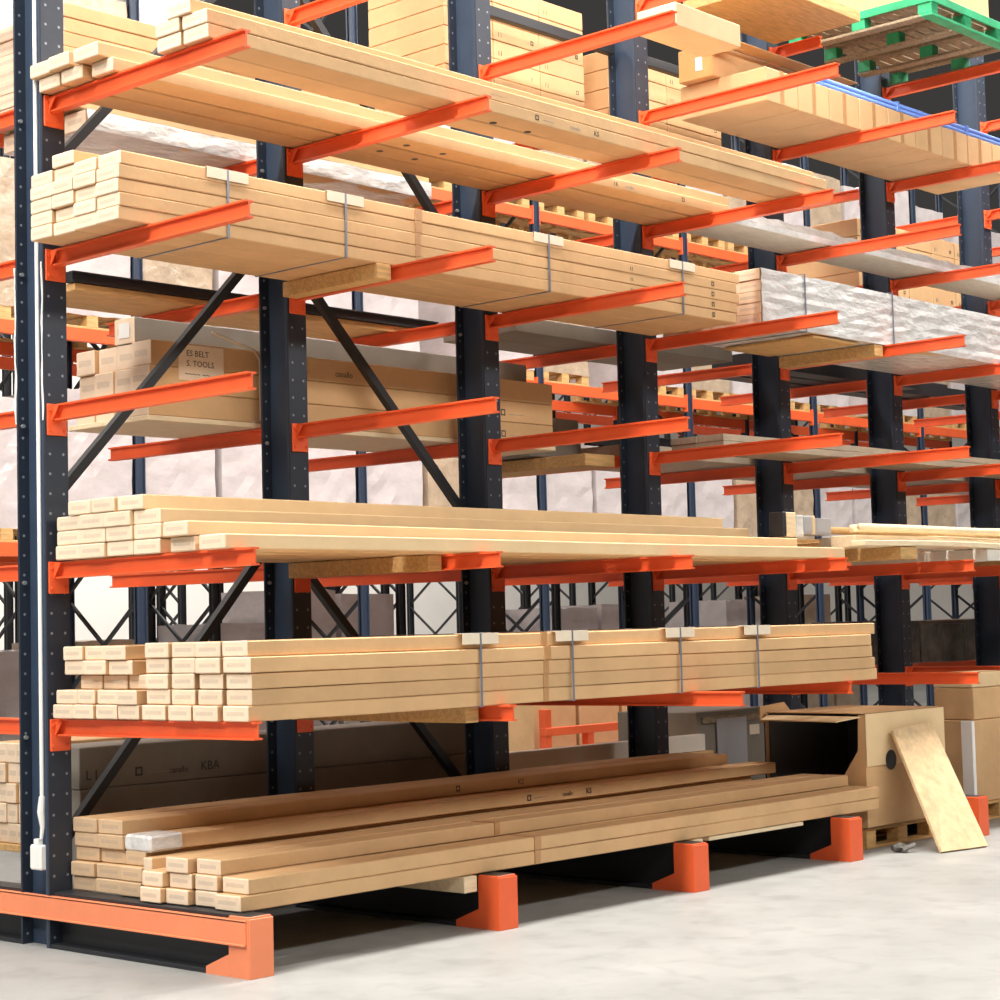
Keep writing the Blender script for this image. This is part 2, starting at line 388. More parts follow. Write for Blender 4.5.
# level E
ze = LV['E']+.008
q = lambda a, x=-.02: [(a[i], a[i+1], x) for i in range(len(a)-1)]
stack([q([-.035, -.215, -.39, -.57, -.745], -.06), q([-.05, -.24, -.39, -.57, -.74], -.05), q([-.17, -.36, -.565, -.735], .02),
       q([-.085, -.27, -.46, -.66], -.03), q([-.085, -.255, -.43, -.62], -.03)], 'in small rear pile on lowest arms', 'rear cartons on the lowest arms', .0745, ze, 5.2, jit=.012)
g4 = lambda a, x=-.03: [(p, q_, x) for p, q_ in a]
stE = stack([g4([(-.765, -.955), (-.985, -1.165), (-1.17, -1.36), (-1.385, -1.575)], -.05), g4([(-.77, -.96), (-.975, -1.16), (-1.18, -1.365), (-1.385, -1.575)]),
             g4([(-.775, -.955), (-.975, -1.155), (-1.185, -1.365), (-1.39, -1.58)]), g4([(-.77, -.955), (-.975, -1.16), (-1.175, -1.365), (-1.385, -1.59)]), g4([(-.775, -.965), (-.97, -1.16), (-1.165, -1.36), (-1.375, -1.565)])],
      'in the strapped bundle on lowest arms', 'strapped cartons on the lowest arms', .0765, ze, 5.47, tapes=(2.06,), jit=.012, j2=.05)
for i, xx in enumerate((1.54, 2.29, 3.284, 4.08)):
    strap(xx, -1.594, -.762, ze, ze+.383, ['first', 'second', 'third', 'fourth'][i]+' steel strap from the near end, round bundle on lowest arms', 'straps round the lower bundle')
batten(S-.15, S-.045, -1.45, -.05, ze-.004, .088, 'wooden bearer under the lowest arm cartons beside the second tower arm', 'wooden bearers under loads')
# ground level
zg = .29
stack([q([-.01, -.215, -.44, -.62], .055), q([-.01, -.215, -.44, -.62], .055), q([-.01, -.215, -.43, -.60], .09)], 'in the rear base pile', 'rear cartons on the base beams', .075, zg, 5.4, mats=('kraft', 'end_grey'), jit=.012)
st = stack([q([-.01, -.215, -.43], .07)], 'in the rear base pile, fourth layer', 'rear cartons on the base beams', .075, zg+.225, 5.45, mats=('kraft', 'end_grey'), jit=.01)
o1 = carton(.08, 5.35, -.42, -.217, zg+.30, zg+.374, 'long brown carton topmost at the front of the rear base pile', 'rear cartons on the base beams', ('kraft', 'end_grey'))
o2 = carton(.07, 5.3, -.213, -.01, zg+.30, zg+.374, 'long brown carton topmost against the columns on the base pile', 'rear cartons on the base beams', ('kraft', 'end_grey'))
o3 = carton(.10, 5.62, -.64, -.435, zg+.225, zg+.30, 'long brown carton with its near end wrapped in silver film, on the base pile', 'rear cartons on the base beams', ('kraft', 'end_grey'))
MB().box(.085, .30, -.647, -.43, zg+.222, zg+.306, .012, 0, None, 6, wobble(.006)).build('film_wrapping', 'film_silver', o3, org=o3['org'])
for p, xx, yy, zz in ((o1, 2.55, -.421, zg+.325), (o3, 2.95, -.641, zg+.245)):
    mark_box(xx, yy, zz, .035, p); text_part('~~~~~~', .035, (xx+.06, yy, zz+.004), p, m='print_grey'); text_part('canallo', .036, (xx+.33, yy, zz+.004), p, m='print'); text_part('KS', .05, (xx+.56, yy-.0005, zz), p)
o = carton(.05, 4.9, -.70, -.632, zg, zg+.20, 'long brown carton standing on edge between the two base piles', 'rear cartons on the base beams')
st = stack([[(-.71, -.875, -.03), (-.88, -1.055, .0), (-1.07, -1.24, .03), (-1.25, -1.445, .0)], [(-.71, -.875, -.02), (-.88, -1.055, .01), (-1.07, -1.24, .03), (-1.25, -1.445, .04)]],
      'in the front base pile', 'front cartons on the base beams', .076, zg, [5.68, 5.68], jit=.008, j2=.01, tapes=(2.1,))
st = stack([[(-.865, -1.04, .0), (-1.055, -1.24, .04)]], 'topping the front base pile', 'front cartons on the base beams', .076, zg+.152, 5.62, jit=.008, j2=.01, tapes=(2.0,))
for i, xx in enumerate((S-.20, 2*S+.10)):
    batten(xx, xx+.1, -1.46, -.7, zg-.004, .085, ['pale block under the base cartons just before the second orange foot', 'pale block under the base cartons just past the third orange foot'][i], 'wooden bearers under loads', 'timber_pale')

slab_ = MB().box(3.72, 4.75, -1.44, -1.24, .262, .286, .003).build('thin_board', 'timber_pale', org=(4.2, -1.3, .262)); tag(slab_, 'thin pale board under the base cartons past the third orange foot', 'board')
# ------------------------------------------------------------------ front loads further along
zB2 = LV['B']+.008
def wrapped_bundle(x0, x1, y0, y1, z0, z1, rows, ncol, label, cat, group=None, film='film_silver', lines=True):
    e = empty('wrapped_bundle', ((x0+x1)/2, (y0+y1)/2, z0), label, cat, group)
    hh = (z1-z0)/rows; ww = (y1-y0)/ncol
    for r in range(rows):
        for c in range(ncol):
            b = MB(); b.box(x0+.004+R.uniform(0, .02), x1-.004, y0+.006+c*ww, y0+(c+1)*ww-.002, z0+r*hh, z0+(r+1)*hh-.004, .004, 0, 1)
            b.build('carton', ['kraft', 'end'], e)
    b = MB(); n = int((x1-x0)/.18); rs = []
    for i in range(n+1):
        x = x0+.02+(x1-x0-.02)*i/n; ring = []
        for k in range(rows*2+1):
            z = z0+(z1-z0)*k/(rows*2); dip = .000 if k % 2 else .004
            ring.append((x, y0-.006+dip+R.uniform(-.004, .004), z+R.uniform(-.003, .003)))
        ring.append((x, (y0+y1)/2, z1+.006+R.uniform(-.003, .004))); ring.append((x, y1+.003, z1+.004)); ring.append((x, y1+.003, z0-.001)); ring.append((x, (y0+y1)/2, z0-.003))
        rs.append(ring)
    b.quadgrid(rs, 0, False); b.build('film_wrapping', film, e, smooth=False)
    return e
wb = wrapped_bundle(5.20, 11.8, -.93, -.06, zB2, zB2+.40, 5, 4, 'silver film-wrapped bundle of long cartons on the second-highest arms beyond the fourth tower', 'bundle')
for i, xx in enumerate((5.75, 6.95)):
    strap(xx, -.945, -.05, zB2-.004, zB2+.41, ['blue-grey strap at the near end of the silver-wrapped bundle', 'second blue-grey strap round the silver-wrapped bundle'][i], 'straps round the silver bundle', False)
batten(4*S-.95, 4*S-.35, -.9, -.1, zB2-.006, .02, 'thin wooden board under the silver-wrapped bundle', 'wooden bearers under loads')
batten(4*S-.16, 4*S-.045, -.93, -.06, zB2-.006, .088, 'wooden bearer under the silver-wrapped bundle', 'wooden bearers under loads')
# A : silver cushioned bundle
e = empty('wrapped_boards', (8, -.25, LV['A']), 'flat silver film-wrapped panels on the top arms beyond the fourth tower', 'panels')
MB().box(5.3, 12, -.47, -.03, LV['A']+.010, LV['A']+.045, .004).build('board', 'board_grey', e)
b = MB(); rs = []
for i in range(46):
    x = 5.28+i*.148; puff = .018*abs(math.sin(i*1.3))+R.uniform(0, .012)
    rs.append([(x, -.48, LV['A']+.012), (x, -.49-puff*.5, LV['A']+.05), (x, -.46, LV['A']+.10+puff), (x, -.25, LV['A']+.11+puff), (x, -.04, LV['A']+.10), (x, -.03, LV['A']+.012)])
b.quadgrid(rs, 0, False, False).build('film_wrapping', 'film_silver', e)
# C : thin boards
for k, (ya, yb, x0) in enumerate(((-.50, -.27, 5.28), (-.265, -.03, 5.30))):
    for r in range(2):
        o = MB().box(x0+R.uniform(0, .06), 12.2, ya, yb, LV['C']+.010+r*.05, LV['C']+.058+r*.05, .003, 0, None, 20, wobble(.002)).build('long_board', 'board_grey', org=(8.5, ya, LV['C']))
        tag(o, 'long grey-brown board on arms beyond the fourth tower, %s layer, %s' % (('lower', 'upper')[r], ('aisle side', 'column side')[k]), 'board', 'grey-brown boards on the arms')
# D : assorted timber and off-cuts
zD2 = LV['D']+.008
TL = 'assorted timber on the middle arms'
tl = [(5.62, 12, -1.42, .028, .05, 'round pale timber pole lying outermost on the middle arms', 'pole', True), (5.75, 12, -1.25, .032, .06, 'round pinkish timber pole, second from the outside on the middle arms', 'pole', True),
      (5.55, 12, -.95, .028, .05, 'round timber pole in the middle of the timber heap', 'pole', False), (6.6, 12, -.7, .03, .05, 'round timber pole near the columns in the timber heap', 'pole', True)]
for x0, x1, yy, rr, dz, lb, ct, pale in tl:
    o = MB().tube([(x0+(x1-x0)*k/8, yy+R.uniform(-.02, .02), zD2+.18+rr+dz*.3+R.uniform(-.008, .008)) for k in range(9)], [rr*R.uniform(.85, 1.05) for _ in range(9)], 12).build('timber_pole', 'timber_pale' if pale else 'timber', org=(x0, yy, zD2+.18), smooth=True)
    tag(o, lb, ct, TL)
for k, (x0, x1, ya, yb, z0, z1, lb) in enumerate(((5.5, 9.6, -1.52, -1.40, .09, .13, 'thin pale plank over blocks, outermost in the timber heap'), (5.7, 12, -1.15, -1.02, .09, .16, 'thick pale plank in the middle of the timber heap'),
        (5.9, 11, -.9, -.65, .09, .15, 'wide pale plank behind the poles in timber heap'), (5.6, 12, -1.38, -1.18, .09, .175, 'square pale beam under the poles of the timber heap'),
        (5.5, 11.5, -.60, -.35, .09, .19, 'square pale beam nearest the columns in timber heap'))):
    o = MB().box(x0, x1, ya, yb, zD2+z0, zD2+z1, .005, 0, None, 10, wobble(.006)).build('timber_plank', 'timber' if k in (2, 4) else 'board_grey' if k == 1 else 'timber_pale', org=((x0+x1)/2, ya, zD2+z0)); tag(o, lb, 'plank', TL)
for k, (xx, m_, lb) in enumerate(((6.0, 'timber', 'yellow wooden block under the timber heap, near-end one'), (7.25, 'whiteboard', 'pale wooden block under the timber heap, middle one'), (8.9, 'timber', 'yellow wooden block under the timber heap, far-end one'))):
    o = MB().box(xx, xx+.22, -1.5, -.3, zD2, zD2+.088, .004).build('wooden_bearer', m_, org=(xx, -.9, zD2)); tag(o, lb, 'timber block', 'wooden bearers under loads')
offc = [(5.0, .035, 'black', 'small black offcut box'), (5.05, .13, 'timber_pale', 'pale wooden offcut'), (5.20, .10, 'film_silver', 'silver film-wrapped offcut'), (5.32, .12, 'grey_panel', 'grey plastic offcut box'), (5.46, .05, 'kraft_pale', 'narrow cardboard offcut'), (5.54, .20, 'grey_panel', 'square grey offcut box')]
for k, (xx, w_, m_, lb) in enumerate(offc):
    b = MB(); z0_ = LV['D']+.32 if xx < 5.3 else zD2+.10
    z0_ = LV['D']+.165 if xx < 5.3 else zD2+.18
    b.box(xx, xx+w_, -1.2+.02*k, -1.08+.02*k, z0_, zD2+.31+R.uniform(-.02, .02), .006)
    b.box(xx+.01, xx+w_-.01, -1.203+.02*k, -1.12+.02*k, z0_+.02, zD2+.30, .002)
    o = b.build('offcut_box', m_, org=(xx, -1.1, z0_)); tag(o, lb + ' standing at the near end of the timber heap', 'offcut', 'offcuts at the end of the timber heap')

# Z : boards, cartons, blue pipes, open box
zz = LV['Z']+.008
carton(3.66, 4.36, -1.43, -1.12, zz, zz+.15, 'pale carton end at the top between third and fourth towers', None, ('kraft_pale', 'end'))
for k in range(9):
    x0 = 5.56+k*.42
    b = MB(); b.box(x0, x0+.412, -.80, -.03, zz, zz+.25, .006)
    b.box(x0+.18, x0+.23, -.802, -.028, zz+.001, zz+.252, .001, 1)
    o = b.build('carton', ['kraft_orange' if k == 12 else 'kraft', 'tape'], org=(x0+.2, -.4, zz)); tag(o, 'brown carton in the top row under the blue pipes, %s from the near end' % ORD[k], 'carton', 'row of cartons on the top arms')
e = empty('open_carton', (6.2, -.35, zz+.252), 'long orange-brown carton with raised flaps on top of the carton row', 'carton')
zt = zz+.254
b = MB(); b.box(5.48, 7.25, -.40, -.08, zt, zt+.24, .006, 0, 1); b.build('carton_body', ['kraft', 'kraft_orange'], e)
MB().box(5.474, 5.479, -.30, -.24, zt+.06, zt+.16, .001).build('paper_label', 'white', e)
b = MB(); b.bar((5.5, -.42, zt+.235), (5.5, -.56, zt+.18), .005, .3, 0, (1, 0, 0)); b.box(5.5, 7.2, -.56, -.41, zt+.235, zt+.241, .001); b.build('flap', 'kraft', e)
e = empty('pipe_bundle', (7.5, -.72, zz+.252), 'bundle of blue plastic pipes lying along the top carton row', 'pipes')
for k in range(5):
    MB().tube([(6.12+k*.02, -.77+.045*(k % 3), zt+.02+.036*(k//3)), (10, -.77+.045*(k % 3), zt+.02+.036*(k//3))], .020, 10).build('pipe', 'blue', e, smooth=True)
for xx in (6.3, 7.4, 8.5): MB().box(xx, xx+.03, -.795, -.655, zt-.0, zt+.082, .002).build('pipe_tie', 'blue', e)
# Y : sheets and the green pallet
o = MB().box(5.6, 6.80, -.85, -.05, LV['Y']+.012, LV['Y']+.10, .004).build('wooden_sheet', 'timber', org=(6.2, -.45, 6.18)); tag(o, 'brown wooden sheet on the highest arms, seen from below', 'board')
e = empty('green_pallet', (7.6, -.7, LV['Y']+.01), 'green-painted wooden pallet on the highest arms, seen from below', 'pallet')
zp = LV['Y']+.012
def pallet_parts(e, x0, x1, y0, y1, z0, mtop, mside, h=.14, near=True):
    B = [MB()] if not near else None
    def piece(nm, m, *a):
        if near: MB().box(*a).build(nm, m, e)
        else: B[0].box(*a)
    for k in range(3):
        yy = y0+(y1-y0-.1)*k/2; piece('bottom_board', mside, x0, x1, yy, yy+.1, z0, z0+.02, .003)
        for j in range(3):
            xx = x0+(x1-x0-.12)*j/2; piece('block', mside, xx, xx+.12, yy, yy+.1, z0+.02, z0+h-.035, .003)
    for k in range(3):
        xx = x0+(x1-x0-.12)*k/2; piece('stringer', mside, xx, xx+.12, y0, y1, z0+h-.036, z0+h-.020, .002)
    m = 7
    for k in range(m):
        yy = y0+(y1-y0)*k/m; piece('deck_board', mtop, x0, x1, yy+.01, yy+(y1-y0)/m-.012, z0+h-.020, z0+h, .002)
    if not near: B[0].build('whole_pallet', mside, e)  # whole pallet in one mesh: boards, blocks and stringers
px0, px1, py0, py1 = 7.04, 8.70, -1.33, -.03
for k in range(4):
    xx = px0+(px1-px0-.1)*k/3
    MB().box(xx, xx+.1, py0+.1, py1, zp, zp+.022, .003).build('bottom_board', 'timber_grey', e)
    MB().box(xx, xx+.1, py0, py1, zp+.115, zp+.14, .003).build('stringer', 'timber_grey', e)
    for j in range(3):
        yy = py0+(py1-py0-.12)*j/2; MB().box(xx, xx+.1, yy, yy+.12, zp+.022, zp+.115, .004).build('block', 'green', e)
MB().box(px0, px1, py0, py0+.1, zp, zp+.022, .003).build('bottom_board', 'green', e)
MB().box(px0, px1, py0-.012, py0, zp+.10, zp+.165, .003).build('edge_board', 'green', e)
MB().box(px0-.012, px0, py0, py1, zp+.10, zp+.165, .003).build('edge_board', 'green', e)
for k in range(12):
    yy = py0+(py1-py0)*k/12; MB().box(px0, px1, yy+.006, yy+(py1-py0)/12-.010, zp+.14, zp+.163, .002).build('deck_board', 'timber_grey', e)
carton(7.3, 8.3, -1.15, -.2, zp+.167, zp+.6, 'brown carton standing on the green pallet', None, ('kraft', 'kraft'), name='carton')

# ------------------------------------------------------------------ ground at the right: cartons, pallet, plywood
PG = 'wooden pallets on the floor'
e = empty('wooden_pallet', (6.2, -.8, 0), 'small wooden pallet under the large open carton', 'pallet', PG)
pallet_parts(e, 5.72, 6.68, -1.31, -.50, 0, 'timber', 'timber')
e = empty('large_carton', (6.2, -.8, .142), 'large open brown carton with dark inside and hanging flap, on a pallet', 'carton')
x0, x1, y0, y1, z0, z1 = 5.71, 6.78, -1.33, -.50, .143, .93
b = MB(); t = .008
b.box(x0, x1, y0, y0+t, z0, z1, .001); b.box(x0, x1, y1-t, y1, z0, z1, .001); b.box(x1-t, x1, y0, y1, z0, z1, .001); b.box(x0, x1, y0, y1, z0, z0+t, .001)
b.box(x0, x0+t, y0+.005, y1-.005, z0+.001, z0+.10, .001); 
b.prism([(y0+.006, z0+.101), (y0+.36, z0+.101), (y0+.06, z1-.25), (y0+.05, z1-.002), (y0+.006, z1-.002)], 0, x0+.001, x0+t)
b.build('carton_body', 'kraft', e)
b = MB(); b.box(x0+.03, x1-.012, y1-.02, y1-.010, z0+.012, z1, .001); b.box(x1-.02, x1-.010, y0+.012, y1-.022, z0+.012, z1, .001); b.box(x0+.03, x1-.022, y0+.02, y1-.022, z0+.012, z0+.02, .001); b.build('inner_faces', 'inside_grey', e)  # dark grey sheets set just inside the carton walls
b = MB(); b.box(x0+.0, x1, y0-.012, y0-.004, z1-.36, z1+.004, .001); fl = b.build('front_flap', 'kraft_pale', e)
b = MB(); b.tube([(6.02, y0-.013, .60), (6.02, y0-.016, .60)], .07, 20); b.build('hand_hole', 'black', e)
b = MB(); b.prism([(x0-.28, y0+.05), (x0-.02, y0+.02), (x0+.03, y1), (x0-.20, y1-.1)], 2, z1-.02, z1-.012)
b.v = [(x, y, z-(.0 if x > x0-.1 else .02)) for x, y, z in b.v]; b.build('side_flap', 'kraft_pale', e)
b = MB(); b.prism([(x0, y0+.02), (x1, y0+.02), (x1, y1), (x0+.02, y1)], 2, z1+.004, z1+.010); b.build('top_flap', 'kraft', e)
MB().prism([(x0-.03, .86), (x0-.03, z1+.05), (x0+.28, z1+.07), (x0+.4, .9)], 1, y1+.02, y1+.03).build('rear_flap', 'kraft', e)
# plywood leaning against the carton
p0 = Vector((5.78, -1.84, 0.0)); p1 = Vector((6.25, -1.93, 0.0)); q0 = Vector((5.99, -1.365, .80)); q1 = Vector((6.53, -1.365, .83))
nrm = (p1-p0).cross(q0-p0).normalized()*.022
if nrm.y > 0: nrm = -nrm
b = MB(); b.quadgrid([[p0, p1, q1, q0], [p0+nrm, p1+nrm, q1+nrm, q0+nrm]], 0)
o = b.build('plywood_board', 'ply', org=(6, -1.9, 0)); tag(o, 'plywood board leaning against the large open carton', 'board')
b = MB(); b.tube([(5.64, -1.56, .03), (5.70, -1.58, .035), (5.74, -1.62, .025)], [.02, .035, .02], 8); b.tube([(5.66, -1.62, .02), (5.76, -1.66, .05)], .018, 8)
o = b.build('crumpled_scrap', 'dark_film', org=(5.7, -1.6, 0)); tag(o, 'crumpled dark scrap on the floor beside the plywood board', 'scrap')
# stacked brown cartons right
RC = 'brown cartons stacked beside the leaning plywood'
e = empty('wooden_pallet', (8, -.6, 0), 'wooden pallet under the brown cartons beside the leaning plywood', 'pallet', PG)
pallet_parts(e, 7.72, 8.5, -1.08, -.68, 0, 'timber', 'timber')
carton(7.74, 8.46, -1.06, -.70, .143, .78, 'large lower brown carton on a pallet beside the leaning plywood', RC, ('kraft', 'kraft'), name='square_carton', tapes=(), wob=.0)
carton(7.76, 8.44, -1.05, -.70, .785, 1.03, 'middle brown carton in the stack beside the leaning plywood', RC, ('kraft', 'kraft'), name='square_carton', wob=0)
carton(7.76, 8.42, -1.05, -.70, 1.035, 1.15, 'flat upper brown carton in the stack beside the leaning plywood', RC, ('kraft_pale', 'kraft_pale'), name='square_carton', wob=0)
o = MB().box(7.36, 7.40, -1.25, -1.15, 0, .80, .006).build('foam_strip', 'white', org=(7.43, -1.2, 0)); tag(o, 'white foam strip standing upright beside the brown cartons', 'foam strip')
# grey boxes and things behind the ground load
e = empty('grey_crate', (6.9, 1, .29), 'grey crate with a pale panel and paper label behind the open carton', 'crate')
MB().box(6.36, 7.4, .6, 1.4, .29, .89, .006).build('crate_body', 'kraft_grey_shaded', e)
b = MB(); b.box(6.42, 7.3, .585, .598, .80, .85, .002); b.box(6.42, 7.3, .585, .598, .40, .46, .002); b.build('batten', 'timber_grey', e)
MB().box(6.6, 7.0, .575, .59, .45, .83, .003).build('grey_panel', 'grey_panel', e)
MB().box(7.06, 7.2, .592, .598, .68, .76, .001).build('paper_label', 'protector', e)
for k in range(3):
    carton(3.95+k*.8, 4.73+k*.8, .42, 1.2, .29, .605, 'low brown carton on the rear base beams, %s from the near end' % ORD[k], 'low cartons on the rear base beams', ('kraft', 'kraft'), name='square_carton', wob=0)
o = MB().box(3.98, 6.25, .44, .52, .608, .735, .004).build('white_plank', 'whiteboard', org=(5.1, .5, .608)); tag(o, 'white plank lying on edge behind the base cartons', 'plank')
# rear ground cartons with KBA lettering
for r in range(3):
    for c in range(1):
        o = carton(.42, 3.62, .42+c*.42, .83+c*.42, .29+r*.235, .29+r*.235+.232, 'big brown carton behind the first columns, %s one' % ['bottom', 'middle', 'top'][r], 'big cartons on the rear base beams', ('kraft_grey_shaded', 'kraft_grey_shaded'), name='big_carton', wob=0)  # grey card paints the shade behind the base load onto these
        if c == 0:
            zt_ = .29+r*.235+.05
            mark_box(.80, .4195, zt_, .05, o); text_part('~~~~~~', .05, (.88, .4195, zt_), o, m='print_grey'); text_part('canallo', .05, (1.04, .4195, zt_), o, m='print'); text_part('KBA', .075, (1.27, .419, zt_), o)
            text_part('L I', .08, (.46, .4195, zt_), o)
# small carton pile left of the first tower (rear side)
o = MB().box(.93, 1.75, 1.60, 2.20, .288, .33, .003).build('wooden_board', 'timber', org=(1.3, 1.5, .29)); tag(o, 'wooden board under the small cartons behind the cabled column', 'board')
for r in range(5):
    for c in range(4, 8):
        carton(.96+R.uniform(-.015, .015), 1.7, 1.28+c*.112, 1.387+c*.112, .333+r*.125, .333+r*.125+.122, 'small brown carton behind the cabled column, %s row, %s from the aisle' % (ORD[r], ORD[c-4]), 'small cartons behind the cabled column', ('kraft', 'end'), name='small_carton', wob=0)

# ------------------------------------------------------------------ rear loads
# C : square cartons on slats
zc = LV['C']+.006
o = MB().box(.86, 4.45, .34, 1.12, zc, zc+.03, .003).build('wooden_board', 'timber_pale', org=(2, .7, zc)); tag(o, 'pale wooden board under the square cartons behind the first bay', 'board')
zc += .033
for r in range(3):
    for c in range(4):
        o = carton(.92+R.uniform(-.02, .02)-(.03 if c == 0 else 0), 4.45, .36+c*.185, .54+c*.185, zc+r*.148, zc+r*.148+.145, 'square-ended long carton behind the first bays, %s row, %s from the aisle' % (ORD[r], ORD[c]), 'square-ended cartons on the rear arms', ('kraft', 'end'), name='square_ended_carton', wob=0)
        if c == 0:
            for xx in (1.9, 3.9): mark_box(xx, .3595, zc+r*.148+.04, .045, o); text_part('~~~~~~', .045, (xx+.08, .3595, zc+r*.148+.04), o, m='print_grey')
            text_part('canallo', .055, (2.35, .3595, zc+r*.148+.04), o, m='print')
            if r == 1:
                MB().box(1.10, 1.44, .354, .3585, zc+.22, zc+.43, .001).build('paper_label', 'end', o, org=o['org'])
                for j, tx in enumerate(('  ES BELT', '  S. TOOLS', ' ~~~~ ~~')): text_part(tx, .05, (1.13, .3535, zc+.365-j*.06), o)
o = carton(.93, 4.4, .55, .74, zc+.447, zc+.60, 'single long carton with a white end label on top of square-ended pile', 'square-ended cartons on the rear arms', ('kraft_grey_shaded', 'end'), name='square_ended_carton', wob=0)  # shade from the load above put into the colour as grey card
MB().box(.922, .928, .59, .69, zc+.48, zc+.57, .001).build('paper_label', 'white', o, org=o['org'])
e = empty('hanging_strap', (1.62, .33, zc), 'pale loose strap hanging over the square-ended cartons', 'strap')
MB().tube([(1.35, .352, zc+.52), (1.68, .352, zc+.44), (1.72, .352, zc+.38), (1.72, .352, zc+.02), (1.66, .352, zc+.0)], .008, 6).build('strap_band', 'protector', e)
# B : board with a dark rail
o = MB().box(.80, 3.9, .95, 1.5, LV['B']+.01, LV['B']+.055, .003).build('wooden_sheet', 'timber', org=(2, .8, 3.66)); tag(o, 'thin wooden sheet on the rear arms, seen from below', 'board')
b = MB(); b.box(.78, 3.9, .95, 1.02, LV['B']+.058, LV['B']+.125, .004); b.box(.78, 3.9, .935, .95, LV['B']+.058, LV['B']+.07, .002); b.box(.78, 3.9, .935, .95, LV['B']+.113, LV['B']+.125, .002)
o = b.build('steel_rail', 'black', org=(2, .4, 3.7)); tag(o, 'dark steel rail lying on the wooden sheet behind the columns', 'rail')
o = MB().box(.85, .97, 1.03, 1.45, LV['B']+.058, LV['B']+.09, .003).build('short_lath', 'timber_pale', org=(.55, .8, 3.7)); tag(o, 'short pale slat on the wooden sheet behind the columns', 'slat')
def slab(name, m, x0, x1, ya, yb, z0, z1, label, cat, group=None, ch=.004):
    o = MB().box(x0, x1, ya, yb, z0, z1, ch, 0, None, 6, wobble(.001)).build(name, m, org=((x0+x1)/2, (ya+yb)/2, z0)); return tag(o, label, cat, group)
slab('long_board', 'board_grey', 5.25, 12, .32, 1.35, LV['C']+.01, LV['C']+.10, 'wide grey-brown board on the rear arms behind the fifth tower', 'board')
slab('steel_rail', 'black', 5.1, 7.6, .55, .62, LV['C']+.103, LV['C']+.20, 'dark rail lying on the grey-brown rear board', 'rail')
for k in range(2): carton(4.1, 6.7, .38+k*.36, .73+k*.36, LV['B']+.01, LV['B']+.12, 'flat brown carton on the rear arms behind the fourth tower, %s from the aisle' % ORD[k], 'flat cartons behind the fourth tower', ('kraft_grey_shaded', 'kraft_grey_shaded'))
for k in range(2):
    o = carton(4.62, 5.22, .75, 1.3, LV['C']+.01+k*.15, LV['C']+.157+k*.15, 'dark carton beyond the square-ended pile, %s one' % ('lower', 'upper')[k], 'dark cartons on the rear arms', ('kraft_grey_shaded', 'kraft_grey_shaded'), wob=0) if k == 0 else carton(4.62, 5.2, .75, 1.3, LV['C']+.16, LV['C']+.307, 'short dark carton on top of the dark one beyond the square-ended pile', 'dark cartons on the rear arms', ('kraft_grey_shaded', 'kraft_grey_shaded'), wob=0)  # rear shade put into these cartons' colour with grey card
for k in range(3): slab('machine_profile', 'black', 7.0+k*.2, 9.6+k, .40+k*.25, .60+k*.25, LV['B']+.01, LV['B']+.12+.03*k, 'dark steel profile on the rear arms behind the sixth tower, %s from the aisle' % ORD[k], 'profile', 'dark profiles on the rear arms')
batten(3*S-.42, 3*S-.08, .30, 1.45, LV['C']+.0, .088, 'wide wooden bearer on the rear side before the fourth tower', 'wooden bearers under loads')
# A : silver bundle + cartons above
wrapped_bundle(.50, 3.32, .42, 1.25, LV['A']+.008, LV['A']+.12, 1, 4, 'silver film-wrapped flat bundle on the rear arms behind the first columns', 'bundle')
for r in range(7):
    for c in range(2):
        carton(.42+R.uniform(-.03, .03)+r*.0, 3.3, .48+c*.4, .87+c*.4, LV['A']+.14+r*.085, LV['A']+.14+r*.085+.083, 'long timber-brown carton in the rear top stack, %s row, %s' % (ORD[r], ('aisle side', 'far side')[c]), 'cartons in the rear top stack', ('kraft', 'end'), wob=.001)
# Z rear : tall strapped cartons between towers 3 and 4, and on
def carton_wall(x0, x1, z0, rows, h, n, y0, y1, where, group, mk=True):
    w = (x1-x0)/n
    for r in range(rows):
        for k in range(n):
            o = carton(x0+k*w, x0+(k+1)*w-.004, y0, y1, z0+r*h, z0+(r+1)*h-.003, 'brown carton %s, %s row, %s from the near end' % (where, ORD[r], ORD[k]), group, ('kraft', 'kraft'), name='carton', wob=0)
            if mk:
                text_part('I I', .05, (x0+k*w+.05, y0-.0005, z0+r*h+.03), o); mark_box(x0+(k+1)*w-.10, y0-.0005, z0+r*h+.04, .03, o)
carton_wall(3.52, 5.02, LV['Z']+.01, 6, .135, 3, .45, 1.2, 'in the tall stack behind third tower', 'tall stack behind the third tower')
carton_wall(5.30, 6.75, LV['Z']+.01, 4, .15, 2, .45, 1.2, 'behind fourth tower at the top', 'stack behind the fourth tower')
carton_wall(8.75, 10.9, LV['A']+.01, 4, .16, 5, .45, 1.2, 'behind the seventh tower', 'stack behind the sixth tower')
# E rear : camouflage-like dark film boxes
for k in range(3):
    o = MB().box(8.62+k*.80, 9.40+k*.80, .36, 1.0, LV['E']+.01, LV['E']+.39-(k == 1)*.03, .008, 0, None, 4, wobble(.006)).build('wrapped_box', 'dark_film', org=(8.2+k*.7, .6, 1.2)); tag(o, 'box in dark blotchy wrapping on the lowest rear arms, %s from the near end' % ORD[k], 'box', 'dark wrapped boxes')

